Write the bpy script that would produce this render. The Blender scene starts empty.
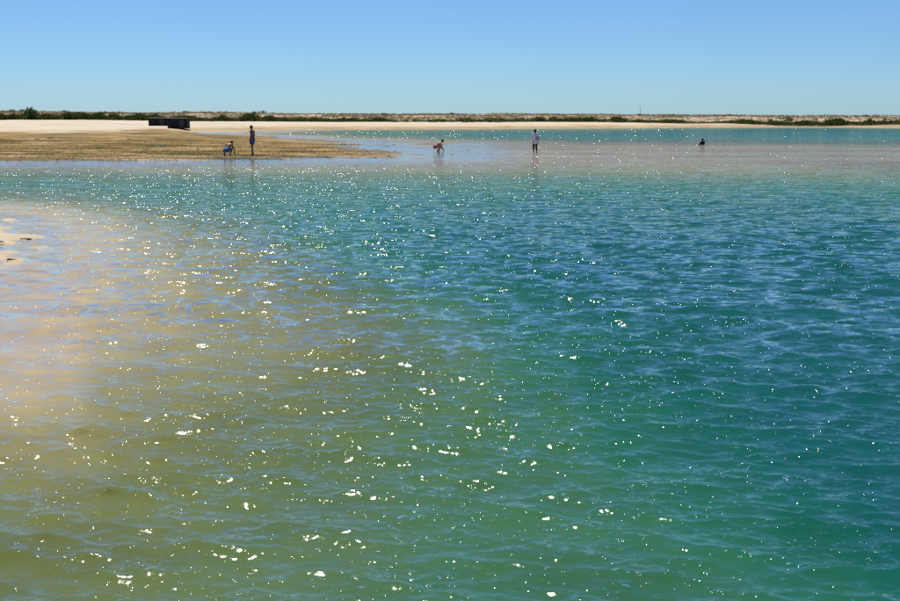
import bpy, bmesh, math, random
import numpy as np
from mathutils import Vector, Matrix

random.seed(7)
rng = np.random.default_rng(11)
R = math.radians
SC = bpy.context.scene
COL = SC.collection

# ------------------------------------------------------------------ camera
CAM_H = 2.3
F = 1250.0                       # focal length in photograph pixels (900 wide)
ROW_H = 117.5                    # row of the true horizon
PITCH = math.atan((300.5 - ROW_H) / F)
cam_data = bpy.data.cameras.new('camera')
cam_data.sensor_width = 36.0
cam_data.lens = 50.0
cam_data.clip_start = 0.1
cam_data.clip_end = 20000
cam_data.dof.use_dof = True
cam_data.dof.focus_distance = 75.0
cam_data.dof.aperture_fstop = 8.0
cam = bpy.data.objects.new('camera', cam_data)
COL.objects.link(cam)
cam.location = (0, 0, CAM_H)
cam.rotation_euler = (math.pi / 2 - PITCH, 0, 0)
SC.camera = cam

# ------------------------------------------------------------------ light
SUN_EL, SUN_AZ = R(59), R(-15)   # azimuth from +Y (the view direction), negative = left
world = bpy.data.worlds.new('World')
SC.world = world
world.use_nodes = True
wn = world.node_tree
for n in list(wn.nodes):
    wn.nodes.remove(n)
sky = wn.nodes.new('ShaderNodeTexSky')
sky.sky_type = 'NISHITA'
sky.sun_disc = False
sky.sun_elevation = SUN_EL
sky.sun_rotation = SUN_AZ
sky.altitude = 0
sky.air_density = 0.72
sky.dust_density = 0.28
sky.ozone_density = 10.0
bg = wn.nodes.new('ShaderNodeBackground')
bg.inputs['Strength'].default_value = 0.096
wo = wn.nodes.new('ShaderNodeOutputWorld')
tint = wn.nodes.new('ShaderNodeMix')
tint.data_type = 'RGBA'; tint.blend_type = 'MULTIPLY'
tint.inputs[0].default_value = 1.0
tint.inputs[7].default_value = (.76, .92, .97, 1)      # white balance of the whole sky
wn.links.new(sky.outputs[0], tint.inputs[6])
wn.links.new(tint.outputs[2], bg.inputs[0])
wn.links.new(bg.outputs[0], wo.inputs[0])

sun_d = bpy.data.lights.new('sun', 'SUN')
sun_d.energy = 5.0
sun_d.angle = R(0.53)
sun_d.color = (1.0, 0.95, 0.87)
sun = bpy.data.objects.new('sun', sun_d)
COL.objects.link(sun)
sdir = Vector((math.sin(SUN_AZ) * math.cos(SUN_EL), math.cos(SUN_AZ) * math.cos(SUN_EL), math.sin(SUN_EL)))
sun.rotation_euler = sdir.to_track_quat('Z', 'Y').to_euler()
sun.location = (0, 0, 50)

SC.view_settings.view_transform = 'Standard'
SC.view_settings.look = 'None'
SC.view_settings.exposure = 0.14
SC.view_settings.gamma = 1.0
SC.view_settings.use_curve_mapping = False
SC.cycles.max_bounces = 8
SC.cycles.transparent_max_bounces = 8
SC.cycles.use_denoising = False
SC.cycles.sample_clamp_indirect = 4.0


# ------------------------------------------------------------------ helpers
def row_dist(row, z=0.0):
    """forward distance at which ground of height z is seen on this row"""
    a = PITCH + math.atan((row - 300.5) / F)
    return (CAM_H - z) / math.tan(a)


def px_az(px):
    return math.atan((px - 450.0) / (F * math.cos(PITCH) + 0.0))


def place(px, row, z=0.0):
    """world point of height z seen at a photograph pixel"""
    cx, cy = (px - 450.0) / F, (300.5 - row) / F
    d = Vector((cx, math.cos(PITCH) + cy * math.sin(PITCH), -math.sin(PITCH) + cy * math.cos(PITCH)))
    s = (z - CAM_H) / d.z
    return Vector((d.x * s, d.y * s, z))


def hash2(ix, iy, seed):
    h = (ix.astype(np.int64) * 374761393 + iy.astype(np.int64) * 668265263 + seed * 1442695041) & 0xFFFFFFFF
    h = ((h ^ (h >> 13)) * 1274126177) & 0xFFFFFFFF
    h = (h ^ (h >> 16)) & 0xFFFFFFFF
    return h / 4294967295.0


def vnoise(x, y, seed=0):
    ix, iy = np.floor(x), np.floor(y)
    fx, fy = x - ix, y - iy
    fx = fx * fx * fx * (fx * (fx * 6 - 15) + 10)
    fy = fy * fy * fy * (fy * (fy * 6 - 15) + 10)
    a, b = hash2(ix, iy, seed), hash2(ix + 1, iy, seed)
    c, d = hash2(ix, iy + 1, seed), hash2(ix + 1, iy + 1, seed)
    return (a + (b - a) * fx) * (1 - fy) + (c + (d - c) * fx) * fy


def fbm(x, y, seed=0, octs=4):
    s, a, t = 0.0, 0.5, 0.0
    for o in range(octs):
        s = s + a * vnoise(x * 2 ** o + 17.3 * o, y * 2 ** o - 9.1 * o, seed + o)
        t += a
        a *= 0.5
    return s / t          # 0..1


def sstep(a, b, x):
    t = np.clip((x - a) / (b - a), 0, 1)
    return t * t * (3 - 2 * t)


def tag(o, label=None, cat=None, group=None, kind=None):
    if label: o['label'] = label
    if cat: o['category'] = cat
    if group: o['group'] = group
    if kind: o['kind'] = kind
    return o


def mesh_obj(name, verts, faces, mat=None, parent=None, smooth=False):
    me = bpy.data.meshes.new(name)
    if isinstance(verts, np.ndarray):
        me.vertices.add(len(verts))
        me.vertices.foreach_set('co', verts.astype(np.float32).ravel())
        k = faces.shape[1]
        me.loops.add(faces.size)
        me.loops.foreach_set('vertex_index', faces.astype(np.int32).ravel())
        me.polygons.add(len(faces))
        me.polygons.foreach_set('loop_start', np.arange(0, faces.size, k, dtype=np.int32))
        me.polygons.foreach_set('loop_total', np.full(len(faces), k, dtype=np.int32))
        me.update(calc_edges=True)
    else:
        me.from_pydata([tuple(v) for v in verts], [], faces)
    if smooth:
        me.polygons.foreach_set('use_smooth', np.ones(len(me.polygons), dtype=bool))
    if mat: me.materials.append(mat)
    o = bpy.data.objects.new(name, me)
    COL.objects.link(o)
    if parent: o.parent = parent
    return o


def bm_obj(name, bm, mat=None, parent=None, smooth=False):
    me = bpy.data.meshes.new(name)
    bm.to_mesh(me)
    bm.free()
    if smooth:
        for p in me.polygons: p.use_smooth = True
    if mat: me.materials.append(mat)
    o = bpy.data.objects.new(name, me)
    COL.objects.link(o)
    if parent: o.parent = parent
    return o


def empty(name, loc, rz=0.0):
    o = bpy.data.objects.new(name, None)
    COL.objects.link(o)
    o.location = loc
    o.rotation_euler = (0, 0, rz)
    o.empty_display_size = 0.2
    return o


def attr(o, name, arr):
    a = o.data.attributes.new(name, 'FLOAT', 'POINT')
    a.data.foreach_set('value', np.asarray(arr, dtype=np.float32).ravel())


class NT:
    """small wrapper for building node trees"""
    def __init__(self, name):
        self.mat = bpy.data.materials.new(name)
        self.mat.use_nodes = True
        self.t = self.mat.node_tree
        for n in list(self.t.nodes): self.t.nodes.remove(n)
        self.out = self.t.nodes.new('ShaderNodeOutputMaterial')

    def n(self, kind, **kw):
        nd = self.t.nodes.new(kind)
        for k, v in kw.items():
            if k.startswith('i_'):
                key = k[2:].replace('_', ' ')
                self.set(nd.inputs[key], v)
            else:
                setattr(nd, k, v)
        return nd

    def set(self, sock, v):
        if hasattr(v, 'links') and hasattr(v, 'node'):
            self.t.links.new(v, sock)
        else:
            sock.default_value = v

    def math(self, op, a, b=None, c=None, clamp=False):
        nd = self.t.nodes.new('ShaderNodeMath')
        nd.operation = op
        nd.use_clamp = clamp
        self.set(nd.inputs[0], a)
        if b is not None: self.set(nd.inputs[1], b)
        if c is not None: self.set(nd.inputs[2], c)
        return nd.outputs[0]

    def mix(self, f, a, b):
        nd = self.t.nodes.new('ShaderNodeMix')
        nd.data_type = 'RGBA'
        self.set(nd.inputs[0], f)
        for s, v in ((6, a), (7, b)):
            if isinstance(v, tuple) and len(v) == 3: v = (*v, 1)
            self.set(nd.inputs[s], v)
        return nd.outputs[2]

    def ramp(self, f, stops, interp='LINEAR'):
        nd = self.t.nodes.new('ShaderNodeValToRGB')
        cr = nd.color_ramp
        cr.interpolation = interp
        while len(cr.elements) < len(stops): cr.elements.new(0.5)
        for e, (p, c) in zip(cr.elements, stops):
            e.position = p
            e.color = (*c, 1) if len(c) == 3 else c
        self.set(nd.inputs[0], f)
        return nd.outputs[0]

    def noise(self, vec, scale, detail=3, rough=0.55):
        nd = self.t.nodes.new('ShaderNodeTexNoise')
        self.set(nd.inputs['Vector'], vec)
        nd.inputs['Scale'].default_value = scale
        nd.inputs['Detail'].default_value = detail
        nd.inputs['Roughness'].default_value = rough
        return nd.outputs[0]

    def attr(self, name):
        nd = self.t.nodes.new('ShaderNodeAttribute')
        nd.attribute_name = name
        return nd.outputs['Fac']

    def surf(self, s):
        self.t.links.new(s, self.out.inputs['Surface'])
        return self.mat


def simple_mat(name, col, col2=None, scale=8.0, rough=0.7, bump=0.0, spec=0.3, lo=0.35, hi=0.65):
    m = NT(name)
    tc = m.n('ShaderNodeTexCoord').outputs['Object']
    fac = m.noise(tc, scale, 4)
    c = m.ramp(fac, [(lo, col), (hi, col2 or tuple(x * 0.7 for x in col))])
    p = m.n('ShaderNodeBsdfPrincipled', i_Roughness=rough)
    p.inputs['Specular IOR Level'].default_value = spec
    m.set(p.inputs['Base Color'], c)
    if bump:
        b = m.n('ShaderNodeBump', i_Strength=bump, i_Distance=0.02, i_Height=fac)
        m.set(p.inputs['Normal'], b.outputs[0])
    return m.surf(p.outputs[0])


# ------------------------------------------------------------------ ground and bed: heights
# each column: photograph x, then (row seen at, height) from near to far; ('m', metres, height) for hidden land
COLUMNS = [
    (0, [(1500, -.42), (601, -.40), (520, -.33), (450, -.22), (400, -.14), (340, -.06), (300, -.03), (276, -.008), (268, .02), (256, .035),
         (250, .01), (246, -.008), (243, .012), (236, .035), (229, .015), (224, .025), (218, -.02), (206, -.12), (197, -.45), (185, -.9), (174, -.55), (166, -.1), (160.6, 0),
         (158.5, .07), (153, .15), (145, .3), (137, .5), (131, .75), (127, 1.0), (119.6, 1.75), ('m', 335, 2.0), ('m', 380, 3.7), ('m', 430, 4.3)]),
    (45, [(1500, -.42), (601, -.40), (520, -.33), (450, -.24), (400, -.16), (340, -.08), (300, -.05), (276, -.03), (268, .0), (261, .012), (250, -.02),
         (240, .0), (232, -.012), (222, -.03), (208, -.16), (198, -.5), (185, -.9), (174, -.55), (166, -.1), (160.6, 0),
         (158.5, .07), (153, .15), (145, .3), (137, .5), (131, .75), (127, 1.0), (120, 1.7), ('m', 335, 1.95), ('m', 380, 3.4), ('m', 430, 4.1)]),
    (100, [(1500, -.45), (601, -.42), (450, -.30), (330, -.17), (280, -.12), (240, -.10), (220, -.14), (205, -.38), (190, -.9), (175, -.55), (166, -.08), (160.8, 0),
           (158.5, .07), (153, .15), (145, .3), (137, .48), (131, .72), (127, .95), (120.8, 1.55), ('m', 335, 1.9), ('m', 380, 3.0), ('m', 430, 3.8)]),
    (160, [(1500, -.5), (601, -.45), (450, -.34), (330, -.22), (270, -.19), (235, -.22), (215, -.4), (198, -.95), (185, -.95), (174, -.45), (165, -.08), (160.6, 0),
           (158.5, .07), (153, .15), (145, .28), (137, .42), (132, .5), (128.5, .65), (121.8, 1.3), ('m', 335, 1.7), ('m', 380, 2.8), ('m', 430, 3.5)]),
    (205, [(1500, -.55), (601, -.48), (450, -.38), (330, -.27), (270, -.25), (235, -.33), (215, -.6), (200, -1.0), (185, -.95), (173, -.4), (164, -.08), (160.2, 0),
           (158, .07), (153, .15), (145, .26), (137, .2), (134.5, .03), (133, -.05), (131.5, -.02), (129.5, .25), (126, .7), (121.8, 1.25), ('m', 335, 1.6), ('m', 380, 2.7), ('m', 430, 3.4)]),
    (250, [(1500, -.6), (601, -.5), (450, -.42), (350, -.32), (300, -.32), (250, -.36), (225, -.6), (205, -1.1), (188, -1.0), (173, -.4), (163.5, -.08), (159.6, 0),
           (157, .07), (153, .13), (146, .22), (139, .14), (135.8, 0), (134.3, -.12), (131.5, -.12), (130, .05), (126.5, .55), (121.8, 1.25), ('m', 335, 1.5), ('m', 380, 2.6), ('m', 430, 3.2)]),
    (320, [(1500, -.65), (601, -.55), (450, -.48), (350, -.38), (300, -.42), (265, -.6), (240, -.95), (210, -1.3), (190, -1.1), (174, -.45), (163, -.08), (158.3, 0),
           (156, .05), (151, .11), (146, .11), (141, .04), (138.5, .0), (136.5, -.15), (134, -.5), (131, -.4), (129.6, 0.02), (127, .4), (122.2, 1.15), ('m', 335, 1.4), ('m', 380, 2.4), ('m', 430, 3.0)]),
    (365, [(1500, -.7), (601, -.6), (450, -.55), (350, -.48), (300, -.6), (270, -.9), (240, -1.3), (210, -1.4), (190, -1.1), (174, -.45), (163, -.09), (157, 0),
           (154.8, .04), (152.2, .04), (149.6, 0.01), (147, -.004), (142, -.012), (139.5, -.06), (137, -.4), (134, -1.1), (131, -.8), (129.4, 0.0), (127, .4), (122.4, 1.1), ('m', 335, 1.3), ('m', 380, 2.3), ('m', 430, 2.9)]),
    (395, [(1500, -.75), (601, -.65), (450, -.6), (350, -.55), (300, -.75), (270, -1.1), (240, -1.6), (210, -1.5), (190, -1.1), (174, -.45), (163, -.1), (156, -.012),
           (154, .004), (152, -.006), (149.6, -.02), (146, -.03), (142, -.05), (139.5, -.12), (137, -.5), (134, -1.2), (131, -.9), (129.3, 0.0), (127, .4), (122.5, 1.1), ('m', 335, 1.3), ('m', 380, 2.3), ('m', 430, 2.8)]),
    (450, [(1500, -.8), (601, -.7), (500, -.65), (400, -.65), (350, -.68), (310, -.9), (280, -1.4), (240, -2.0), (210, -1.8), (190, -1.1), (174, -.45), (164, -.14), (157, -.06),
           (150, -.04), (146, -.05), (142, -.1), (139.5, -.3), (137, -.8), (134, -1.5), (131, -1.0), (129.0, 0.0), (127, .35), (122.7, 1.05), ('m', 335, 1.3), ('m', 380, 2.3), ('m', 430, 2.9)]),
    (540, [(1500, -.85), (601, -.75), (500, -.75), (420, -.85), (360, -1.15), (310, -1.7), (270, -2.2), (240, -2.4), (210, -2.1), (190, -1.3), (175, -.5), (164, -.17), (157, -.08),
           (150, -.07), (145, -.12), (141, -.3), (138.5, -1.0), (135, -2), (131, -1.2), (128.4, 0.0), (126.8, .3), (123.4, .9), ('m', 335, 1.3), ('m', 380, 2.4), ('m', 430, 3.0)]),
    (620, [(1500, -.9), (601, -.8), (500, -.9), (420, -1.2), (360, -1.7), (310, -2.2), (270, -2.4), (240, -2.5), (210, -2.1), (190, -1.3), (176, -.5), (165, -.18), (157, -.1),
           (150, -.1), (145, -.16), (141, -.5), (138.5, -1.2), (135, -2), (131, -1.3), (127.8, 0.0), (126.2, .3), (124.2, .75), ('m', 340, 1.1), ('m', 380, 2.1), ('m', 430, 2.8)]),
    (700, [(1500, -.95), (601, -.85), (500, -1.1), (420, -1.6), (360, -2.1), (310, -2.5), (270, -2.5), (240, -2.5), (210, -2.1), (190, -1.3), (177, -.5), (166, -.2), (157, -.13),
           (150, -.13), (145, -.2), (141, -.6), (138.5, -1.3), (135, -2), (130, -1.5), (127.2, 0.0), (125.8, .25), (124.2, .6), ('m', 345, 1.0), ('m', 385, 2.0), ('m', 430, 2.6)]),
    (800, [(1500, -1.1), (601, -1.0), (500, -1.5), (420, -2.1), (360, -2.5), (310, -2.6), (270, -2.6), (240, -2.5), (210, -2.1), (190, -1.3), (178, -.55), (166, -.22), (157, -.15),
           (150, -.15), (145, -.25), (141, -.8), (138.5, -1.4), (135, -2), (130, -1.5), (127.6, -.1), (126.4, 0.0), (125.2, .2), (124, .5), ('m', 345, .9), ('m', 390, 1.7), ('m', 440, 2.5)]),
    (900, [(1500, -1.3), (601, -1.3), (500, -2.0), (420, -2.5), (360, -2.6), (310, -2.6), (270, -2.6), (240, -2.5), (210, -2.1), (193, -1.3), (179, -.6), (166, -.24), (157, -.17),
           (150, -.2), (145, -.4), (141, -1.0), (138.5, -1.5), (135, -2), (131, -1.5), (128, 0.0), (126.6, .2), (124.5, .45), ('m', 345, .9), ('m', 390, 1.6), ('m', 440, 2.5)]),
]
LOGR0, LOGR1, NLR = math.log(0.5), math.log(460), 1600
lr_axis = np.linspace(LOGR0, LOGR1, NLR)
az_cols, z_cols = [], []
for px, pts in COLUMNS:
    rs, zs = [], []
    for p in pts:
        if p[0] == 'm': y, z = p[1], p[2] + (.45 if p[1] >= 380 and px > 180 else 0)
        else: y, z = row_dist(p[0], max(p[1], 0.0)), p[1]
        rs.append(math.log(y)); zs.append(z)
    az_cols.append(px_az(px)); z_cols.append(np.interp(lr_axis, rs, zs))
az_cols = np.array(az_cols); z_cols = np.array(z_cols)


def base_height(x, y):
    """bed / land height before small relief; in front of the camera rows are lines of equal y"""
    az = np.arctan2(x, np.maximum(y, 1e-6))
    az = np.where(y <= 0, np.sign(x) * 1.2, az)
    r = np.hypot(x, y)
    fwd = np.where(np.abs(az) < 0.45, r * np.cos(np.clip(az, -.45, .45)), r * math.cos(.45))
    wx = (fbm(x * .07, y * .05, 3) - .5)
    wy = (fbm(x * .05 + 50, y * .06, 5) - .5)
    azw = az + wx * .07
    lf = np.log(np.maximum(fwd, .51)) + wy * .05 * sstep(4, 40, r) * (1 - sstep(48, 60, r))
    ci = np.clip(np.searchsorted(az_cols, azw) - 1, 0, len(az_cols) - 2)
    t = np.clip((azw - az_cols[ci]) / (az_cols[ci + 1] - az_cols[ci]), 0, 1)
    t = t * t * (3 - 2 * t)
    q = np.clip((lf - LOGR0) / (LOGR1 - LOGR0) * (NLR - 1), 0, NLR - 1.001)
    qi = q.astype(int); qf = q - qi
    za = z_cols[ci, qi] * (1 - qf) + z_cols[ci, qi + 1] * qf
    zb = z_cols[ci + 1, qi] * (1 - qf) + z_cols[ci + 1, qi + 1] * qf
    z = za * (1 - t) + zb * t
    far = sstep(445, 900, r)
    return z * (1 - far) + 0.6 * far


def ground_height(x, y):
    z = base_height(x, y)
    r = np.hypot(x, y)
    bar = sstep(55, 64, r) * sstep(-.12, .05, z)
    z = z + bar * (fbm(x * .5, y * .5, 21, 4) - .5) * .10
    z = z + bar * (fbm(x * 3.0, y * 3.0, 31, 2) - .5) * .05 * (1 - sstep(90, 140, r))
    near = (1 - sstep(40, 50, r))
    z = np.where(z < 0, z * (1 + .35 * (1 - sstep(7, 14, r))), z) - .010 * near
    z = z + near * sstep(13, 18, r) * ((fbm(x * 1.1, y * 1.1, 41, 4) - .5) * .05 + (fbm(x * 2.2, y * 1.5, 43, 4) - .5) * .11 * sstep(-.12, -.02, z))
    flats = sstep(66, 74, r) * (1 - sstep(125, 140, r)) * sstep(-.35, -.16, z) * (1 - sstep(-.05, -.02, z))
    z = z + flats * (fbm(x * .09, y * .16, 47, 4) - .5) * .34
    dune = sstep(335, 360, y) * (1 - sstep(460, 700, r))
    z = z + dune * ((fbm(x * .022, y * .03, 51, 4) - .5) * 1.1 + (fbm(x * .12, y * .1, 61, 3) - .5) * .6)
    return z


def polar_axis(n_dense, half_dense, n_rest):
    d = np.linspace(-half_dense, half_dense, n_dense)
    rest = np.linspace(half_dense, 2 * math.pi - half_dense, n_rest + 2)[1:-1]
    return np.concatenate([d, rest])


def polar_sheet(az, rr):
    A, RR = np.meshgrid(az, rr)
    X, Y = np.sin(A) * RR, np.cos(A) * RR
    nr, na = RR.shape
    i = np.arange(nr - 1)[:, None] * na
    j = np.arange(na)[None, :]
    jn = (j + 1) % na
    faces = np.stack([i + j, i + na + j, i + na + jn, i + jn], -1).reshape(-1, 4)[:, ::-1]
    return X, Y, faces


def rows_axis(r0, r1, step_rows, far_step):
    """radii spaced by screen rows near, by metres limited far"""
    out = [r0]
    while out[-1] < r1:
        r = out[-1]
        d = r * r / (CAM_H * F) * step_rows
        d = max(d, .012)
        d = min(d, far_step(r))
        out.append(r + d)
    return np.array(out)


# ------------------------------------------------------------------ ground sheet
g_az = polar_axis(620, R(29), 60)
g_r = rows_axis(0.6, 470, 4.0, lambda r: 9 if r < 55 else (.7 if r < 110 else 1.6))
g_r = np.concatenate([g_r, np.geomspace(480, 9000, 30)])
gx, gy, g_faces = polar_sheet(g_az, g_r)
gz = ground_height(gx, gy)
gx, gy, gz = gx.ravel(), gy.ravel(), gz.ravel()

m = NT('sand_and_mudflat')
geo = m.n('ShaderNodeNewGeometry')
pos = geo.outputs['Position']
sx = m.n('ShaderNodeMapping')
sx.inputs['Scale'].default_value = (0.35, 1.0, 1.0)
m.set(sx.inputs['Vector'], pos)
n_big = m.noise(sx.outputs[0], 0.055, 5, .6)
n_mid = m.noise(sx.outputs[0], 0.42, 7, .75)
n_fine = m.noise(pos, 6.0, 4, .65)
algae = m.ramp(n_big, [(.36, (.34, .21, .065)), (.44, (.19, .12, .025)), (.49, (.075, .07, .010)), (.54, (.22, .14, .032)), (.60, (.42, .285, .12)), (.66, (.16, .105, .022))])
algae2 = m.ramp(n_mid, [(.41, (.03, .028, .008)), (.5, (.19, .125, .038)), (.575, (.48, .34, .17))])
barc = m.mix(.62, algae, algae2)
grit = m.ramp(n_fine, [(.36, (.55, .5, .45)), (.5, (1, 1, 1)), (.66, (1.25, 1.2, 1.1))])
mulg = m.n('ShaderNodeMix', data_type='RGBA', blend_type='MULTIPLY')
mulg.inputs[0].default_value = .8
m.set(mulg.inputs[6], barc); m.set(mulg.inputs[7], grit)
dry = m.ramp(m.noise(sx.outputs[0], .25, 4), [(.35, (.48, .385, .27)), (.6, (.60, .52, .41))])
wet = m.ramp(n_mid, [(.35, (.42, .31, .175)), (.62, (.56, .435, .26))])
dunec = m.ramp(m.noise(pos, .12, 5, .65), [(.34, (.17, .13, .075)), (.48, (.34, .26, .17)), (.62, (.55, .43, .31))])
c = m.mix(m.attr('bar'), wet, mulg.outputs[2])
c = m.mix(m.attr('dry'), c, dry)
c = m.mix(m.attr('dune'), c, dunec)
p = m.n('ShaderNodeBsdfPrincipled')
m.set(p.inputs['Base Color'], c)
m.set(p.inputs['Roughness'], m.math('MULTIPLY_ADD', m.attr('dampness'), -.45, .9))
p.inputs['Specular IOR Level'].default_value = .05
b = m.n('ShaderNodeBump', i_Strength=.6, i_Distance=.03)
m.set(b.inputs['Height'], n_fine)
m.set(p.inputs['Normal'], b.outputs[0])
MAT_GROUND = m.surf(p.outputs[0])

ground = mesh_obj('ground', np.stack([gx, gy, gz], -1), g_faces, MAT_GROUND, smooth=True)
tag(ground, 'sandy tidal flat, sandbar, beach and dunes round the lagoon', None, kind='structure')
gr = np.hypot(gx, gy)
edge_n = (fbm(gx * .25, gy * .08, 71) - .5)
left_in = 1 - sstep(-.04, .10, np.arctan2(gx, gy))
bar_mask = sstep(52, 58, gr) * (1 - sstep(.62, .82, gz + edge_n * .35)) * (1 - sstep(185, 215, gr))
shore_b = sstep(200, 235, gr) * (1 - sstep(.25, .5, gz + edge_n * .3)) * .45
dry_mask = np.maximum(sstep(.35, .8, gz + edge_n * .3) * sstep(110, 200, gr), (1 - sstep(40, 46, gr)) * sstep(-.005, .04, gz) * (.35 + .6 * sstep(.4, .6, fbm(gx * 1.5, gy * 1.2, 73))))
attr(ground, 'bar', np.clip(bar_mask + shore_b, 0, 1))
attr(ground, 'dry', dry_mask * (1 - bar_mask * .8))
attr(ground, 'dune', sstep(318, 336, gy + edge_n * 12))
attr(ground, 'dampness', 1 - sstep(.02, .14, gz))

# ------------------------------------------------------------------ water
w_az = polar_axis(1000, R(26), 60)
w_r = rows_axis(1.2, 420, .85, lambda r: .5 if r < 90 else 1.8)
wx, wy, w_faces = polar_sheet(w_az, w_r)
wz0 = ground_height(wx, wy)
depth = np.maximum(-wz0, 0)
r_w = np.hypot(wx, wy)
drow = np.gradient(w_r)[:, None] * np.ones_like(wx)
dcol = r_w * (2 * R(26) / 1000)
hh = np.zeros_like(wx); dx = np.zeros_like(wx); dy = np.zeros_like(wx)
gust = .7 + .6 * fbm(wx * .16, wy * .10, 81, 3)
gust2 = .55 + .9 * fbm(wx * .45, wy * .35, 85, 3)
flat_lo = .12 + .88 * sstep(.02, .08, np.arctan2(wx, wy))
calm = flat_lo + (1 - flat_lo) * sstep(.01, .30, depth + .04 * (fbm(wx * .3, wy * .2, 87) - .5))
calm = np.where(r_w < 45, np.maximum(calm, .4 + .6 * sstep(.0, .15, depth)), calm)
lost = np.zeros_like(wx); tot = 0.0
NW = 130
lams = np.exp(np.linspace(math.log(.085), math.log(3.2), NW) + rng.normal(0, .02, NW))
for lam in lams:
    th = rng.normal(R(8), R(33) if lam < .45 else (R(30) if lam < 1 else R(22)))
    k = 2 * math.pi / lam
    s = math.exp(-.5 * (math.log(lam / .24) / .9) ** 2)      # slope of this component
    s *= .045
    a = s / k
    ph = rng.uniform(0, 2 * math.pi)
    kx, ky = k * math.sin(th), k * math.cos(th)
    res = np.hypot(drow * abs(math.cos(th)), dcol * abs(math.sin(th)))
    lod = sstep(2.0, 4.0, lam / res)
    lost += (1 - lod) * s * s; tot += s * s
    amp = a * lod * (gust if lam > .6 else gust2)
    arg = kx * wx + ky * wy + ph
    hh += amp * np.cos(arg)
    q = .75
    dx -= q * amp * math.sin(th) * np.sin(arg)
    dy -= q * amp * math.cos(th) * np.sin(arg)
amp_d = calm
X2 = wx + dx * amp_d; Y2 = wy + dy * amp_d; Z2 = hh * amp_d
lost = np.sqrt(lost / tot)

m = NT('lagoon_water')
geo = m.n('ShaderNodeNewGeometry')
pos = geo.outputs['Position']
depth_a = m.attr('depth')
mp = m.n('ShaderNodeMapping'); mp.inputs['Scale'].default_value = (.55, 1, 1); mp.inputs['Rotation'].default_value = (0, 0, R(-8))
m.set(mp.inputs['Vector'], pos)
r1 = m.noise(pos, 19.0, 1, .4)
r2 = m.noise(mp.outputs[0], 3.2, 3, .6)
calm_a = m.attr('calm'); lost_a = m.attr('lost')
patch = m.ramp(m.noise(mp.outputs[0], 1.7, 2, .5), [(.40, (.25, .25, .25)), (.58, (1, 1, 1))])
peak = m.math('MAXIMUM', m.math('SUBTRACT', r1, .585), 0.0)
h1 = m.math('MULTIPLY_ADD', m.math('MULTIPLY', peak, patch), .060, m.math('MULTIPLY', r1, .0035))     # sparse sharp wavelets
h2 = m.math('MULTIPLY', m.math('MULTIPLY', r2, .06), lost_a)
hsum = m.math('MULTIPLY', m.math('ADD', h1, h2), calm_a)
bump0 = m.n('ShaderNodeBump', i_Strength=1.0, i_Distance=1.0)
m.set(bump0.inputs['Height'], hsum)
# ripples finer than the mesh far out: tilt the facets directly
fac_n = m.n('ShaderNodeTexNoise'); m.set(fac_n.inputs['Vector'], mp.outputs[0])
fac_n.inputs['Scale'].default_value = 5.2; fac_n.inputs['Detail'].default_value = 1
fac_g = m.n('ShaderNodeTexNoise'); m.set(fac_g.inputs['Vector'], mp.outputs[0])
fac_g.inputs['Scale'].default_value = 1.3; fac_g.inputs['Detail'].default_value = 1
fmix = m.mix(.28, fac_n.outputs['Color'], fac_g.outputs['Color'])
vs = m.n('ShaderNodeVectorMath', operation='SUBTRACT'); m.set(vs.inputs[0], fmix); vs.inputs[1].default_value = (.5, .5, .5)
vm = m.n('ShaderNodeVectorMath', operation='MULTIPLY'); m.set(vm.inputs[0], vs.outputs[0]); vm.inputs[1].default_value = (1.6, 3.4, 0)
vk = m.n('ShaderNodeVectorMath', operation='SCALE'); m.set(vk.inputs[0], vm.outputs[0]); m.set(vk.inputs['Scale'], m.math('MULTIPLY', lost_a, calm_a))
va = m.n('ShaderNodeVectorMath', operation='ADD'); m.set(va.inputs[0], bump0.outputs[0]); m.set(va.inputs[1], vk.outputs[0])
bump = m.n('ShaderNodeVectorMath', operation='NORMALIZE'); m.set(bump.inputs[0], va.outputs[0])
fres = m.n('ShaderNodeFresnel', i_IOR=1.333)
m.set(fres.inputs['Normal'], bump.outputs[0])
gl = m.n('ShaderNodeBsdfGlossy', i_Roughness=.055)
gl.inputs['Color'].default_value = (1, 1, 1, 1)
m.set(gl.inputs['Normal'], bump.outputs[0])
# colour of the water body itself: what the depth of water leaves of the sand below
dn = m.math('DIVIDE', depth_a, 3.0, clamp=True)
blot = m.noise(mp.outputs[0], .5, 4, .6)
dn = m.math('ADD', dn, m.math('MULTIPLY', m.math('SUBTRACT', blot, .5), m.math('MULTIPLY', dn, .22)))
body = m.ramp(dn, [(0.0, (.56, .43, .28)), (.04, (.42, .33, .18)), (.09, (.225, .205, .085)), (.15, (.120, .135, .038)), (.21, (.078, .122, .040)), (.30, (.040, .118, .048)),
                   (.45, (.014, .100, .052)), (.65, (.005, .080, .054)), (.85, (.004, .070, .064))])
mott = m.ramp(m.noise(mp.outputs[0], 1.3, 4, .6), [(.34, (.88, .87, .85)), (.5, (1, 1, 1)), (.66, (1.10, 1.09, 1.07))])
mm = m.n('ShaderNodeMix', data_type='RGBA', blend_type='MULTIPLY'); mm.inputs[0].default_value = .9
m.set(mm.inputs[6], body); m.set(mm.inputs[7], mott)
body = mm.outputs[2]
bm_ = m.n('ShaderNodeMix', data_type='RGBA', blend_type='MULTIPLY')      # algae film on the far flats
m.set(bm_.inputs[0], m.attr('film')); m.set(bm_.inputs[6], body); bm_.inputs[7].default_value = (.52, .48, .42, 1)
body = bm_.outputs[2]
up = m.n('ShaderNodeCombineXYZ'); up.inputs[2].default_value = 1
df = m.n('ShaderNodeBsdfDiffuse')
m.set(df.inputs['Color'], body); m.set(df.inputs['Normal'], up.outputs[0])
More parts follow.
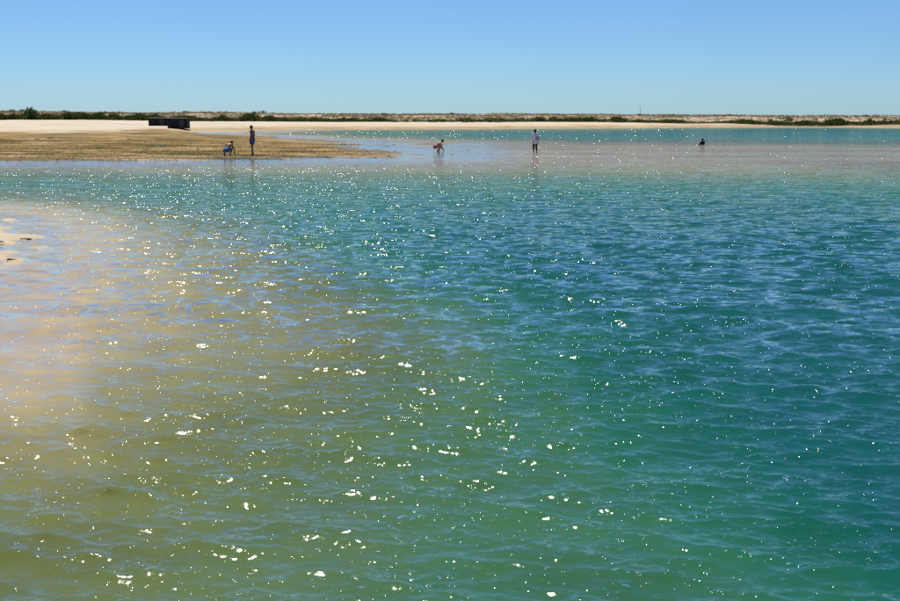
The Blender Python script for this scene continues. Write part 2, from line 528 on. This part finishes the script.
tr = m.n('ShaderNodeBsdfTransparent'); tr.inputs['Color'].default_value = (.96, .98, .97, 1)
clear = m.math('POWER', 2.718, m.math('MULTIPLY', depth_a, -24.0))
ms = m.n('ShaderNodeMixShader'); m.set(ms.inputs[0], clear); m.set(ms.inputs[1], df.outputs[0]); m.set(ms.inputs[2], tr.outputs[0])
mf = m.n('ShaderNodeMixShader'); m.set(mf.inputs[0], fres.outputs[0]); m.set(mf.inputs[1], ms.outputs[0]); m.set(mf.inputs[2], gl.outputs[0])
MAT_WATER = m.surf(mf.outputs[0])

water = mesh_obj('water', np.stack([X2.ravel(), Y2.ravel(), Z2.ravel()], -1), w_faces, MAT_WATER, smooth=True)
tag(water, 'shallow rippled lagoon water, tan over sand and teal where deep', None, kind='structure')
attr(water, 'film', sstep(54, 64, r_w) * (1 - sstep(120, 150, r_w)) * (.45 + .9 * fbm(wx * .08, wy * .12, 97)).clip(0, 1)); attr(water, 'depth', depth); attr(water, 'calm', calm); attr(water, 'lost', lost)


GZ = gz.reshape(len(g_r), len(g_az))
ND = 620


def gz_many(x, y):
    """height of the ground sheet, read off its dense front sector"""
    x, y = np.asarray(x, float), np.asarray(y, float)
    a = (np.arctan2(x, y) + R(29)) / (2 * R(29)) * (ND - 1)
    a = np.clip(a, 0, ND - 1.001); ai = a.astype(int); af = a - ai
    r = np.hypot(x, y)
    i = np.clip(np.searchsorted(g_r, r) - 1, 0, len(g_r) - 2)
    t = np.clip((r - g_r[i]) / (g_r[i + 1] - g_r[i]), 0, 1)
    lo = GZ[i, ai] * (1 - af) + GZ[i, ai + 1] * af
    hi = GZ[i + 1, ai] * (1 - af) + GZ[i + 1, ai + 1] * af
    return lo * (1 - t) + hi * t


def gz_at(x, y):
    return float(gz_many(x, y))


def on_ground(px, dist):
    """point on the land seen in photograph column px at this forward distance"""
    x = (px - 450.0) / F * (dist * math.cos(PITCH) + CAM_H * math.sin(PITCH))
    return Vector((x, dist, gz_at(x, dist)))


def ground_at(px, row):
    """first land point seen along the pixel's ray"""
    d = place(px, row if row > 118 else 118, 0.0)
    v = Vector((d.x, d.y, -CAM_H)).normalized()
    o = Vector((0, 0, CAM_H))
    s = np.arange(4.0, 460.0, .2)
    hit = np.nonzero(CAM_H + v.z * s <= np.maximum(gz_many(v.x * s, v.y * s), -.6))[0]
    return o + v * float(s[hit[0]]) if len(hit) else d


# ------------------------------------------------------------------ scrub on the dunes
def leaf_mat(name, cols, rough=.7):
    m = NT(name)
    oi = m.n('ShaderNodeObjectInfo').outputs['Random']
    geo = m.n('ShaderNodeNewGeometry')
    n = m.noise(geo.outputs['Position'], .35, 4, .7)
    rnd = geo.outputs['Random Per Island']
    f = m.math('ADD', m.math('MULTIPLY', n, .65), m.math('MULTIPLY', rnd, .35))
    c = m.ramp(f, cols)
    d = m.n('ShaderNodeBsdfDiffuse'); m.set(d.inputs['Color'], c)
    t = m.n('ShaderNodeBsdfTranslucent'); m.set(t.inputs['Color'], c)
    s = m.n('ShaderNodeMixShader'); s.inputs[0].default_value = .4
    m.set(s.inputs[1], d.outputs[0]); m.set(s.inputs[2], t.outputs[0])
    return m.surf(s.outputs[0])


MAT_HEDGE = leaf_mat('scrub_leaves', [(.32, (.025, .045, .012)), (.5, (.055, .085, .024)), (.66, (.11, .13, .04))])
MAT_TUFT = leaf_mat('dune_grass', [(.30, (.10, .085, .05)), (.44, (.25, .18, .11)), (.54, (.16, .17, .07)), (.68, (.46, .36, .25))])
MAT_STEM = simple_mat('woody_stem', (.12, .08, .05), (.07, .05, .03), 6)


def leaf_cloud(n, rx, rz, size, rs, cz=None):
    """leaf quads spread through a lumpy low dome"""
    cz = rz * .5 if cz is None else cz
    lumps = [(rs.normal(0, .45) * rx, rs.normal(0, .45) * rx, rs.uniform(.35, .8) * rz, rs.uniform(.35, .6)) for _ in range(6)]
    V, Fc = [], []
    for i in range(n):
        lx, ly, lz, lr = lumps[i % 6]
        d = rs.normal(0, 1, 3); d /= np.linalg.norm(d)
        q = rs.uniform(.55, 1) ** .5
        c = np.array([lx + d[0] * rx * lr * q, ly + d[1] * rx * lr * q, max(.02, lz * .75 + d[2] * rz * lr * .7 * q)])
        u = rs.normal(0, 1, 3); u /= np.linalg.norm(u)
        w = np.cross(u, rs.normal(0, 1, 3)); w /= np.linalg.norm(w)
        s = size * rs.uniform(.6, 1.3)
        k = len(V)
        V += [c - u * s, c + w * s * .45, c + u * s, c - w * s * .45]
        Fc.append((k, k + 1, k + 2, k + 3))
    return np.array(V), np.array(Fc)


def scatter(name, mat, label, cat, spots, protos):
    """one mesh holding many clumps too many and too small to count"""
    VV, FF, off = [], [], 0
    for (x, y, z, s, sz, rot, pi) in spots:
        v, f = protos[pi]
        c, sn = math.cos(rot), math.sin(rot)
        w = np.empty_like(v)
        w[:, 0] = (v[:, 0] * c - v[:, 1] * sn) * s + x
        w[:, 1] = (v[:, 0] * sn + v[:, 1] * c) * s + y
        w[:, 2] = v[:, 2] * sz + z
        VV.append(w); FF.append(f + off); off += len(v)
    o = mesh_obj(name, np.concatenate(VV), np.concatenate(FF), mat)
    return tag(o, label, cat, kind='stuff')


hedge_protos = [leaf_cloud(70, .9, 1.0, .17, rng) for _ in range(6)]
tuft_protos = [leaf_cloud(16, .5, .7, .16, rng) for _ in range(8)]
PXS = np.array([-200, 0, 60, 110, 165, 215, 265, 340, 385, 400, 480, 560, 620, 680, 690, 770, 850, 950, 1200], float)
# height of the dark green belt and its density along the shore
BELT_H = np.array([2.1, 2.1, 2.0, 1.8, 1.5, 1.3, 1.4, 1.25, .9, .4, .8, 1.15, 1.25, 1.5, .3, 1.3, 1.6, 1.6, 1.6])
def on_ground_many(px, dist):
    x = (px - 450.0) / F * (dist * math.cos(PITCH) + CAM_H * math.sin(PITCH))
    return x, dist, gz_many(x, dist)


n = 3600
px = rng.uniform(-70, 970, n)
h = np.interp(px, PXS, BELT_H)
dist = np.interp(px, [0, 160, 450, 700, 900], [312, 318, 322, 332, 334]) + np.abs(rng.normal(0, 8, n))
hs = h * rng.uniform(.6, 1.1, n) * (.3 + 1.25 * vnoise(px * .13, dist * .05, 91)) * (.7 + .6 * vnoise(px * .035, dist * .01, 92))
keep = rng.uniform(0, 1, n) < .15 + h * .6
x, y, z = on_ground_many(px, dist)
spots = [(x[i], y[i], z[i] - .05, rng.uniform(.8, 1.6), hs[i], rng.uniform(0, 6.28), int(rng.integers(6))) for i in np.nonzero(keep)[0]]
scatter('scrub_belt', MAT_HEDGE, 'dark green belt of low scrub above the far beach', 'scrub', spots, hedge_protos)
n = 26000
px = rng.uniform(-70, 970, n)
dist = 326 + 122 * rng.uniform(0, 1, n) ** .9
dens = np.interp(px, [0, 350, 560, 700, 900], [1, .9, .75, .55, .5])
x, y, z = on_ground_many(px, dist)
keep = rng.uniform(0, 1, n) < dens * (.15 + 1.2 * vnoise(x * .12, y * .06, 93))
spots = [(x[i], y[i], z[i] - .03, rng.uniform(.5, 1.3), rng.uniform(.35, .95), rng.uniform(0, 6.28), int(rng.integers(8))) for i in np.nonzero(keep)[0]]
scatter('dune_grass', MAT_TUFT, 'brown and reddish dry grass tufts covering the dunes', 'grass', spots, tuft_protos)

# shrubs that stand apart and can be told from the belt
shrub_data = []
for k in range(4):
    v, f = leaf_cloud(230, .95, 1.05, .13, rng)
    me = mesh_obj('tmp', v, f, MAT_HEDGE).data
    bm = bmesh.new()
    for s in range(4):
        a = rng.uniform(0, 6.28); l = rng.uniform(.25, .5)
        tip = Vector((math.cos(a) * l, math.sin(a) * l, rng.uniform(.4, .7)))
        bmesh.ops.create_cone(bm, cap_ends=True, segments=5, radius1=.04, radius2=.015, depth=tip.length,
                              matrix=Matrix.Translation(tip / 2) @ tip.to_track_quat('Z', 'Y').to_matrix().to_4x4())
    sm = bpy.data.meshes.new('stem'); bm.to_mesh(sm); bm.free(); sm.materials.append(MAT_STEM)
    shrub_data.append((me, sm))
for o in [o for o in bpy.data.objects if o.name.startswith('tmp')]:
    bpy.data.objects.remove(o)


def shrub(px, dist, s, sz, label, group, k):
    q = on_ground(px, dist)
    e = empty('shrub', (q.x, q.y, q.z - .04), rng.uniform(0, 6.28))
    e.scale = (s, s, sz)
    tag(e, label, 'shrub', group)
    for nm, me in (('foliage', shrub_data[k][0]), ('stem', shrub_data[k][1])):
        c = bpy.data.objects.new(nm, me); COL.objects.link(c); c.parent = e


for i, (px, s, sz) in enumerate([(395, 1.0, .8), (406, .9, .7), (416, 1.0, .8), (431, 1.5, 1.0), (444, 1.6, 1.1), (453, 1.1, .8), (463, 2.2, 1.4), (476, 1.5, 1.0), (489, 2.0, 1.2), (499, 1.6, 1.0)]):
    shrub(px, 313 + (i % 3) * 3, s, sz, 'dark rounded shrub standing apart on the far beach in front of the dunes', 'shrubs apart on the far beach', i % 4)
for i, (px, d, s, sz) in enumerate([(254, 392, 1.3, 1.0), (264, 405, 1.0, 1.2), (185, 415, 1.2, 1.1), (12, 420, 1.4, 1.0), (24, 422, 1.2, 1.0), (64, 425, 1.3, .9), (107, 424, 1.1, 1.0), (117, 418, 1.2, .9), (451, 420, .8, 1.1), (384, 395, 1.3, 1.1), (640, 402, 1.4, .8), (732, 420, 1.2, .9), (866, 425, 1.1, 1.0)]):
    shrub(px, d, s, sz, 'lone dark bush breaking the skyline on top of the dunes', 'bushes on the dune crest', i % 4)

# ------------------------------------------------------------------ far mast
mq = on_ground(640, 425)
mast = empty('mast', mq)
tag(mast, 'thin grey mast standing on the dunes against the sky', 'mast')
MAT_MAST = simple_mat('weathered_grey_steel', (.16, .16, .17), (.10, .10, .11), 5, .5)
bm = bmesh.new()
bmesh.ops.create_cone(bm, cap_ends=True, segments=10, radius1=.07, radius2=.04, depth=3.1, matrix=Matrix.Translation((0, 0, 1.5)))
bm_obj('pole', bm, MAT_MAST, mast)
bm = bmesh.new()
bmesh.ops.create_cube(bm, size=1, matrix=Matrix.Translation((0, 0, 2.8)) @ Matrix.Diagonal((.4, .05, .05, 1)))
bm_obj('cross_arm', bm, MAT_MAST, mast)
bm = bmesh.new()
bmesh.ops.create_cone(bm, cap_ends=True, segments=10, radius1=.22, radius2=.18, depth=.25, matrix=Matrix.Translation((0, 0, .05)))
bm_obj('footing', bm, MAT_MAST, mast)

# ------------------------------------------------------------------ dark sheds on the beach
MAT_SHED = simple_mat('black_tarred_boards', (.012, .013, .015), (.022, .022, .022), 3, .7, spec=.15)
MAT_SHED2 = simple_mat('dark_roof_felt', (.07, .07, .072), (.045, .045, .047), 4, .85, spec=.1)


def shed(px, row, dist, wid, hei, dep, label, rz):
    q = on_ground(px, dist)
    e = empty('shed', (q.x, q.y, q.z - .03), rz)
    tag(e, label, 'shed')
    nb = 9
    bw = wid / nb
    for s in (-1, 1):
        for k in range(nb):
            bm = bmesh.new()
            bmesh.ops.create_cube(bm, size=1, matrix=Matrix.Translation((-wid / 2 + (k + .5) * bw, s * (dep / 2 + (.012 if k % 2 else 0)), hei / 2)) @ Matrix.Diagonal((bw - .012, .05, hei - (.02 if k % 3 else 0), 1)))
            bm_obj('board', bm, MAT_SHED, e)
    for s in (-1, 1):
        bm = bmesh.new()
        bmesh.ops.create_cube(bm, size=1, matrix=Matrix.Translation((s * (wid / 2 + .03), 0, hei / 2)) @ Matrix.Diagonal((.05, dep - .08, hei, 1)))
        bm_obj('end_wall', bm, MAT_SHED, e)
    bm = bmesh.new()
    vs = [bm.verts.new(v) for v in [(-wid / 2 - .1, -dep / 2 - .1, hei), (wid / 2 + .1, -dep / 2 - .1, hei), (wid / 2 + .1, dep / 2 + .1, hei), (-wid / 2 - .1, dep / 2 + .1, hei),
                                    (-wid / 2 - .1, 0, hei + .12), (wid / 2 + .1, 0, hei + .12)]]
    for f in [(0, 1, 5, 4), (2, 3, 4, 5), (0, 4, 3), (1, 2, 5), (0, 3, 2, 1)]: bm.faces.new([vs[i] for i in f])
    bm_obj('roof', bm, MAT_SHED2, e)
    bm = bmesh.new()
    bmesh.ops.create_cube(bm, size=1, matrix=Matrix.Translation((wid * .22, -dep / 2 - .055, hei * .45)) @ Matrix.Diagonal((.7, .04, hei * .85, 1)))
    d = bm_obj('door', bm, MAT_SHED2, e)
    bm = bmesh.new()
    bmesh.ops.create_cube(bm, size=1, matrix=Matrix.Translation((wid * .22 + .25, -dep / 2 - .095, hei * .45)) @ Matrix.Diagonal((.03, .03, .16, 1)))
    bm_obj('handle', bm, MAT_MAST, d)


shed(159.3, 126, 220, 3.1, 1.36, 2.2, 'lower and farther of two black sheds on the pale beach', R(2))
shed(179, 129, 211, 3.15, 1.66, 2.2, 'taller and closer of two black sheds on the pale beach', R(-1))

# ------------------------------------------------------------------ weed and stones on the sandbar
MAT_WEED = simple_mat('dark_seaweed', (.022, .018, .01), (.05, .04, .018), 14, .55, .6)


def lump_mesh(rs, flat=.4):
    bm = bmesh.new()
    bmesh.ops.create_icosphere(bm, subdivisions=2, radius=1)
    ph = rs.uniform(0, 6, 6)
    for v in bm.verts:
        k = 1 + .28 * math.sin(v.co.x * 3.1 + ph[0]) + .25 * math.sin(v.co.y * 4.3 + ph[1]) + .18 * math.sin(v.co.z * 5 + v.co.x * 4 + ph[2])
        v.co *= k
        v.co.z *= flat
    me = bpy.data.meshes.new('lump'); bm.to_mesh(me); bm.free()
    me.materials.append(MAT_WEED)
    for p in me.polygons: p.use_smooth = True
    return me


lumps = [lump_mesh(rng) for _ in range(4)]


def clump(px, row, sx, sy, sz, label, group):
    q = ground_at(px, row)
    o = bpy.data.objects.new('seaweed_clump', lumps[int(rng.integers(4))])
    COL.objects.link(o)
    o.location = (q.x, q.y, max(gz_at(q.x, q.y), -.02) + sz * .15)
    o.scale = (sx, sy, sz); o.rotation_euler = (0, 0, rng.uniform(-.4, .4))
    tag(o, label, 'seaweed', group)


WEED = 'seaweed on the sandbar'
TIP = 'small dark seaweed clump in the short row near the sandbar tip'
TRIO = 'dark seaweed clump in the trio on the olive back of the sandbar'
NEAR = 'small dark clump on the sandbar beside the crouching person in faded blue shorts'
for px, row, s, lab in [(344, 144.5, .26, 'largest dark seaweed clump, heading the short row near the sandbar tip'), (352, 144.8, .16, TIP), (358, 144.6, .12, TIP), (38, 139.3, .2, TRIO), (50, 138.6, .24, TRIO),
                        (47, 140.5, .16, TRIO), (130, 139.5, .2, 'lone dark seaweed clump on the sandbar below the black sheds'), (199, 149.5, .15, NEAR), (207, 154.5, .13, NEAR), (213, 152, .1, NEAR)]:
    clump(px, row, s, s * .8, s * .6, lab, WEED)
for px in (258, 263.5, 269, 274, 281):
    s = rng.uniform(.08, .17)
    clump(px, 154.4 + rng.uniform(-.9, 1.2), s * 1.2, s, s * .7, 'dark lump of dug mud beside the standing person in blue shorts', 'mud lumps by the standing person')
for px, row, s in [(381, 145.8, .2), (388, 146.6, .22), (394, 145.4, .14), (453, 155.2, .12), (469, 150.6, .12)]:
    clump(px, row, s, s * .7, .09, 'dark weed patch breaking the calm shallow water beyond the sandbar tip', 'weed in the calm shallows')
for px, row, s in [(8, 224, .085), (26, 240, .10), (1, 242, .07), (12, 261, .08)]:
    clump(px, row, s * .9, s * .6, .035, 'small dark weed scrap on the pale sand spit', 'weed scraps on the sand spit')

# grit along the front of the sandbar
peb = []
for k in range(4):
    bm = bmesh.new(); bmesh.ops.create_icosphere(bm, subdivisions=1, radius=1)
    for v in bm.verts: v.co *= rng.uniform(.75, 1.2)
    bm.verts.ensure_lookup_table()
    peb.append((np.array([v.co[:] for v in bm.verts]), np.array([[v.index for v in f.verts] for f in bm.faces]))); bm.free()
MAT_GRIT = leaf_mat('shell_grit', [(.3, (.05, .04, .02)), (.5, (.16, .11, .05)), (.7, (.5, .4, .28))])
spots = []
for i in range(7000):
    px = rng.uniform(-40, 400); row = rng.uniform(143, 160.5)
    q = place(px, row, .1)
    z = gz_at(q.x, q.y)
    if z < .005: continue
    s = rng.uniform(.012, .032)
    spots.append((q.x, q.y, z + .004, s * 1.5, s * .6, rng.uniform(0, 6.28), int(rng.integers(4))))
scatter('shell_grit', MAT_GRIT, 'shell grit and weed crumbs strewn over the sandbar', 'grit', spots, peb)

# ------------------------------------------------------------------ people
def tube(bm, pts, segs=10, cap=True):
    """tapered limb through (point, radius) pairs with rounded ends"""
    for (a, ra), (b, rb) in zip(pts[:-1], pts[1:]):
        a, b = Vector(a), Vector(b)
        d = b - a
        if d.length < 1e-5: continue
        bmesh.ops.create_cone(bm, cap_ends=True, segments=segs, radius1=ra, radius2=rb, depth=d.length,
                              matrix=Matrix.Translation((a + b) / 2) @ d.to_track_quat('Z', 'Y').to_matrix().to_4x4())
    for p, r in (pts if cap else pts[:-1]):
        bmesh.ops.create_uvsphere(bm, u_segments=segs, v_segments=7, radius=r, matrix=Matrix.Translation(Vector(p)))


def ell(bm, c, axes, basis=None, u=14, v=10):
    M = Matrix.Translation(Vector(c)) @ ((basis.to_4x4() if basis else Matrix.Identity(4)) @ Matrix.Diagonal((*axes, 1)))
    bmesh.ops.create_uvsphere(bm, u_segments=u, v_segments=v, radius=1, matrix=M)


def remeshed(name, bm, mat, parent, vox, smooth=4):
    me = bpy.data.meshes.new(name); bm.to_mesh(me); bm.free()
    o = bpy.data.objects.new(name, me); COL.objects.link(o)
    r = o.modifiers.new('r', 'REMESH'); r.mode = 'VOXEL'; r.voxel_size = vox
    s = o.modifiers.new('s', 'SMOOTH'); s.iterations = smooth; s.factor = .5
    dg = bpy.context.evaluated_depsgraph_get()
    me2 = bpy.data.meshes.new_from_object(o.evaluated_get(dg))
    o.modifiers.clear(); o.data = me2
    bpy.data.meshes.remove(me)
    me2.name = name
    for p in me2.polygons: p.use_smooth = True
    me2.materials.clear(); me2.materials.append(mat)
    o.parent = parent
    return o


def hand(bm, wrist, direc, side):
    d = Vector(direc).normalized()
    s = Vector(side); s = (s - d * s.dot(d)).normalized()
    n = d.cross(s)
    w = Vector(wrist)
    B = Matrix((s, d, n)).transposed()
    ell(bm, w + d * .05, (.042, .055, .018), B)
    for k, (o, l) in enumerate([(-.03, .06), (-.01, .075), (.011, .08), (.031, .068)]):
        b0 = w + d * .09 + s * o
        b1 = b0 + d * l * .5 + n * .008 + s * o * .25
        b2 = b1 + d * l * .42 + n * .02
        tube(bm, [(b0, .0105), (b1, .0095), (b2, .008)], 6)
    t0 = w + d * .03 + s * .036
    tube(bm, [(t0, .012), (t0 + d * .035 + s * .028, .0105), (t0 + d * .065 + s * .03 + n * .01, .009)], 6)


SKIN = simple_mat('sun_tanned_skin', (.30, .155, .09), (.24, .12, .07), 5, .5)
SKIN_L = simple_mat('light_skin', (.50, .29, .20), (.43, .24, .16), 5, .5)
HAIR = simple_mat('dark_hair', (.012, .009, .007), (.025, .018, .012), 40, .5)
EYE = simple_mat('dark_eye', (.02, .015, .012), None, 20, .2)
LIP = simple_mat('lip', (.22, .09, .07), None, 20, .5)


def person(name, loc, rz, label, J, skin, head_dir, clothes, group=None, hair_long=False, in_water=False):
    """J: joints in local metres (x right, y forward, z up)"""
    e = empty(name, loc, rz)
    tag(e, label, 'person', group)
    V = {k: Vector(v) for k, v in J.items()}
    P, C, N, H = V['pelvis'], V['chest'], V['neck'], V['head']
    rt = (V['sh_r'] - V['sh_l']).normalized()
    sp = (C - P).normalized()
    fw = sp.cross(rt) * -1
    B = Matrix((rt, fw, sp)).transposed()
    rt2 = (V['hip_r'] - V['hip_l']).normalized()
    bm = bmesh.new()
    # trunk
    ell(bm, P, (.165, .115, .13), B)
    ell(bm, P.lerp(C, .38), (.135, .095, .17), B)
    ell(bm, P.lerp(C, .78), (.165, .11, .19), B)
    tube(bm, [(V['sh_l'], .058), (C + sp * .03, .075), (V['sh_r'], .058)])
    tube(bm, [(C + sp * .02, .065), (N, .055), (H - Vector((0, 0, .03)), .052)])
    for s in ('l', 'r'):
        tube(bm, [(V['sh_' + s], .058), (V['el_' + s], .040), (V['wr_' + s], .027)])
        m1 = V['sh_' + s].lerp(V['el_' + s], .4); ell(bm, m1, (.05, .05, .05))
        m2 = V['el_' + s].lerp(V['wr_' + s], .25); ell(bm, m2, (.041, .041, .041))
        hand(bm, V['wr_' + s], V['wr_' + s] - V['el_' + s], fw + rt * (.2 if s == 'l' else -.2))
        tube(bm, [(V['hip_' + s], .095), (V['kn_' + s], .056), (V['an_' + s], .038)])
        ell(bm, V['kn_' + s].lerp(V['an_' + s], .3), (.058, .058, .07))
        tube(bm, [(V['an_' + s] + Vector((0, -.03, -.035)), .036), (V['an_' + s], .038), (V['an_' + s] + Vector((0, .11, -.045)), .034), (V['an_' + s] + Vector((0, .17, -.055)), .026)])
    # head
    hd = Vector(head_dir).normalized()
    hr = hd.cross(Vector((0, 0, 1))).normalized()
    hu = hr.cross(hd)
    HB = Matrix((hr, hd, hu)).transposed()
    ell(bm, H, (.074, .094, .115), HB)
    ell(bm, H + hd * .03 - hu * .06, (.055, .06, .055), HB)
    tube(bm, [(H + hd * .088 + hu * .02, .011), (H + hd * .108 - hu * .02, .016)], 6)
    for s in (-1, 1):
        ell(bm, H + hr * s * .075 - hu * .005, (.012, .022, .034), HB)
    remeshed('body', bm, skin, e, .0075, 3)
    # face and hair
    for s in (-1, 1):
        bm = bmesh.new(); ell(bm, H + hd * .083 + hr * s * .03 + hu * .012, (.014, .012, .010), HB); bm_obj('eye', bm, EYE, e, True)
    bm = bmesh.new(); ell(bm, H + hd * .089 - hu * .06, (.026, .01, .008), HB); bm_obj('mouth', bm, LIP, e, True)
    bm = bmesh.new()
    ell(bm, H - hd * .016 + hu * .028, (.084, .094, .106), HB)
    ell(bm, H - hd * .05 + hu * (-.01), (.078, .062, .085), HB)
    if hair_long:
        ell(bm, H - hd * .075 - hu * .10, (.075, .04, .13), HB)
    remeshed('hair', bm, HAIR, e, .011, 3)
    for (nm, mat, fn) in clothes:
        bm = bmesh.new()
        fn(bm, V, B, sp, rt, fw)
        remeshed(nm, bm, mat, e, .011, 5)
    return e


def shorts(length=.6, g=.018):
    def fn(bm, V, B, sp, rt, fw):
        P, C = V['pelvis'], V['chest']
        ell(bm, P, (.172 + g, .122 + g, .135), B)
        ell(bm, P + sp * .06, (.155 + g, .105 + g, .09), B)
        for s in ('l', 'r'):
            tube(bm, [(V['hip_' + s], .10 + g), (V['hip_' + s].lerp(V['kn_' + s], length), .088 + g)], 14, False)
    return fn


def trousers(bm, V, B, sp, rt, fw):
    shorts(.5, .012)(bm, V, B, sp, rt, fw)
    for s in ('l', 'r'):
        tube(bm, [(V['hip_' + s], .108), (V['kn_' + s], .075), (V['kn_' + s].lerp(V['an_' + s], .55), .066)], 12, False)


def shirt(hem=.22, sleeve=.95, g=.02):
    def fn(bm, V, B, sp, rt, fw):
        P, C = V['pelvis'], V['chest']
        for t, ax in ((-hem, (.19, .14, .10)), (0, (.185, .135, .13)), (.38, (.16, .12, .18)), (.78, (.175, .125, .18))):
            ell(bm, P.lerp(C, t) if t >= 0 else P + sp * t * .5, tuple(a + g for a in ax), B)
        tube(bm, [(V['sh_l'], .07 + g * .4), (C, .085), (V['sh_r'], .07 + g * .4)])
        for s in ('l', 'r'):
            tube(bm, [(V['sh_' + s], .07), (V['el_' + s], .058)] + ([(V['el_' + s].lerp(V['wr_' + s], .85), .048)] if sleeve > .5 else []))
    return fn


def band(t0, t1, g):
    def fn(bm, V, B, sp, rt, fw):
        P, C = V['pelvis'], V['chest']
        for t in np.linspace(t0, t1, 3):
            ell(bm, P.lerp(C, t), (.145 + g, .105 + g, .07), B)
    return fn


BLUE = simple_mat('blue_swim_shorts', (.015, .05, .30), (.02, .08, .40), 10, .75)
BLUE2 = simple_mat('faded_blue_shorts', (.06, .16, .38), (.04, .10, .28), 10, .8)
RED = simple_mat('red_cloth', (.22, .02, .03), (.15, .015, .025), 10, .8)
BLACKC = simple_mat('black_cloth', (.010, .010, .012), (.02, .02, .022), 10, .85)
DARKP = simple_mat('dark_trousers', (.018, .014, .018), (.03, .022, .026), 10, .85)
WHITEC = simple_mat('white_cotton', (.80, .78, .80), (.70, .68, .72), 10, .9)
LILAC = simple_mat('lilac_cloth', (.40, .34, .48), (.30, .25, .38), 10, .85)
PINK = simple_mat('pink_shorts', (.42, .12, .13), (.30, .09, .10), 10, .85)


def stand(sp=.11, arm=.24):
    return dict(pelvis=(0, 0, .95), chest=(0, 0, 1.38), neck=(0, .015, 1.5), head=(0, .04, 1.645), sh_l=(-.175, 0, 1.42), sh_r=(.175, 0, 1.42),
                el_l=(-arm, -.03, 1.14), el_r=(arm, -.03, 1.14), wr_l=(-arm - .01, .06, .90), wr_r=(arm + .01, .06, .90),
                hip_l=(-.09, 0, .92), hip_r=(.09, 0, .92), kn_l=(-sp, .03, .5), kn_r=(sp, .03, .5), an_l=(-sp - .01, -.02, .085), an_r=(sp + .01, -.02, .085))


# man standing on the bar, side-on, looking down to the left
q = ground_at(252.6, 155.2)
J = stand(.07, .22)
J.update(head=(0, .06, 1.64), el_l=(-.24, -.17, 1.16), wr_l=(-.22, -.12, .90), el_r=(.24, .02, 1.14), wr_r=(.17, .20, .98), kn_r=(.08, .09, .5), an_r=(.08, .06, .085), kn_l=(-.07, -.02, .49), an_l=(-.075, -.10, .085))
person('person', (q.x, q.y, gz_at(q.x, q.y)), R(62), 'person in blue shorts and red waist cloth standing on the sandbar', J, SKIN, (0, .9, -.35),
       [('shorts', BLUE, shorts(.62)), ('waist_cloth', RED, band(.22, .45, .012))])

# person bent down to the sand beside him, seen from behind
q = ground_at(227, 156.2)
J = dict(pelvis=(0, -.12, .36), chest=(.07, .20, .66), neck=(.11, .28, .73), head=(.15, .37, .78), sh_l=(-.10, .22, .66), sh_r=(.24, .18, .66),
         el_l=(-.26, .30, .42), el_r=(.33, .30, .44), wr_l=(-.27, .36, .20), wr_r=(.30, .42, .22),
         hip_l=(-.095, -.10, .33), hip_r=(.095, -.10, .33), kn_l=(-.25, .22, .46), kn_r=(.25, .22, .46), an_l=(-.17, .02, .085), an_r=(.17, .02, .085))
person('person', (q.x, q.y, gz_at(q.x, q.y)), R(-14), 'person in faded blue shorts crouching with hands to the sandbar', J, SKIN, (.3, .6, -.65), [('shorts', BLUE2, shorts(.6, .008))])

# squatting person in the calm shallows, side-on facing right
q = place(438.5, 151.6, -.03)
J = dict(pelvis=(0, -.26, .37), chest=(0, .10, .62), neck=(0, .19, .68), head=(0, .29, .77), sh_l=(-.17, .11, .62), sh_r=(.17, .11, .62),
         el_l=(-.22, .20, .36), el_r=(.22, .22, .36), wr_l=(-.18, .32, .16), wr_r=(.16, .34, .16),
         hip_l=(-.095, -.24, .34), hip_r=(.095, -.24, .34), kn_l=(-.16, .16, .42), kn_r=(.16, .16, .42), an_l=(-.14, -.06, .085), an_r=(.14, -.02, .085))
person('person', (q.x, q.y, max(gz_at(q.x, q.y), -.08)), R(-80), 'bare backed person squatting in the calm shallows beyond the sandbar tip', J, SKIN_L, (0, .9, -.3), [('shorts', PINK, shorts(.35, .015))])

# person in a white shirt wading
q = place(535, 152.8, 0)
J = stand(.10, .27)
e = person('person', (q.x, q.y, max(gz_at(q.x, q.y), -.16)), R(8), 'person in loose white shirt and dark trousers wading in the shallows', J, SKIN, (0, 1, -.1),
           [('shirt', WHITEC, shirt(.30)), ('trousers', DARKP, trousers)], hair_long=True)
e.scale = (.93, .93, .93)
bm = bmesh.new()
ell(bm, (0, 0, 0), (.11, .07, .15)); ell(bm, (0, -.02, -.08), (.125, .08, .08))
form = remeshed('lilac_form', bm, LILAC, None, .012, 3)  # lilac rounded form against the back of the shirt, right of centre
form.location = (q.x + .14, q.y - .23, e.location.z + 1.06)
tag(form, 'lilac cloth bag slung on the white shirted person\'s back', 'form')
bm = bmesh.new()
tube(bm, [((-.05, 0, .15), .015), ((-.12, .06, .30), .015), ((-.14, .16, .36), .015)], 6)
bm_obj('lilac_strip', bm, LILAC, form, True)

# person sitting low in the water
q = place(703, 144.6, 0)
J = dict(pelvis=(0, 0, .12), chest=(0, .04, .50), neck=(0, .06, .60), head=(0, .10, .73), sh_l=(-.17, .04, .53), sh_r=(.17, .04, .53),
         el_l=(-.23, .14, .27), el_r=(.23, .14, .27), wr_l=(-.16, .32, .24), wr_r=(.16, .32, .24),
         hip_l=(-.09, .02, .12), hip_r=(.09, .02, .12), kn_l=(-.12, .36, .36), kn_r=(.12, .36, .36), an_l=(-.12, .52, .04), an_r=(.12, .52, .04))
person('person', (q.x, q.y, gz_at(q.x, q.y)), R(30), 'person in black top sitting low in the open water', J, SKIN, (0, 1, -.15),
       [('top', BLACKC, shirt(.1, .3, .01)), ('shorts', BLACKC, shorts(.5))], hair_long=True)
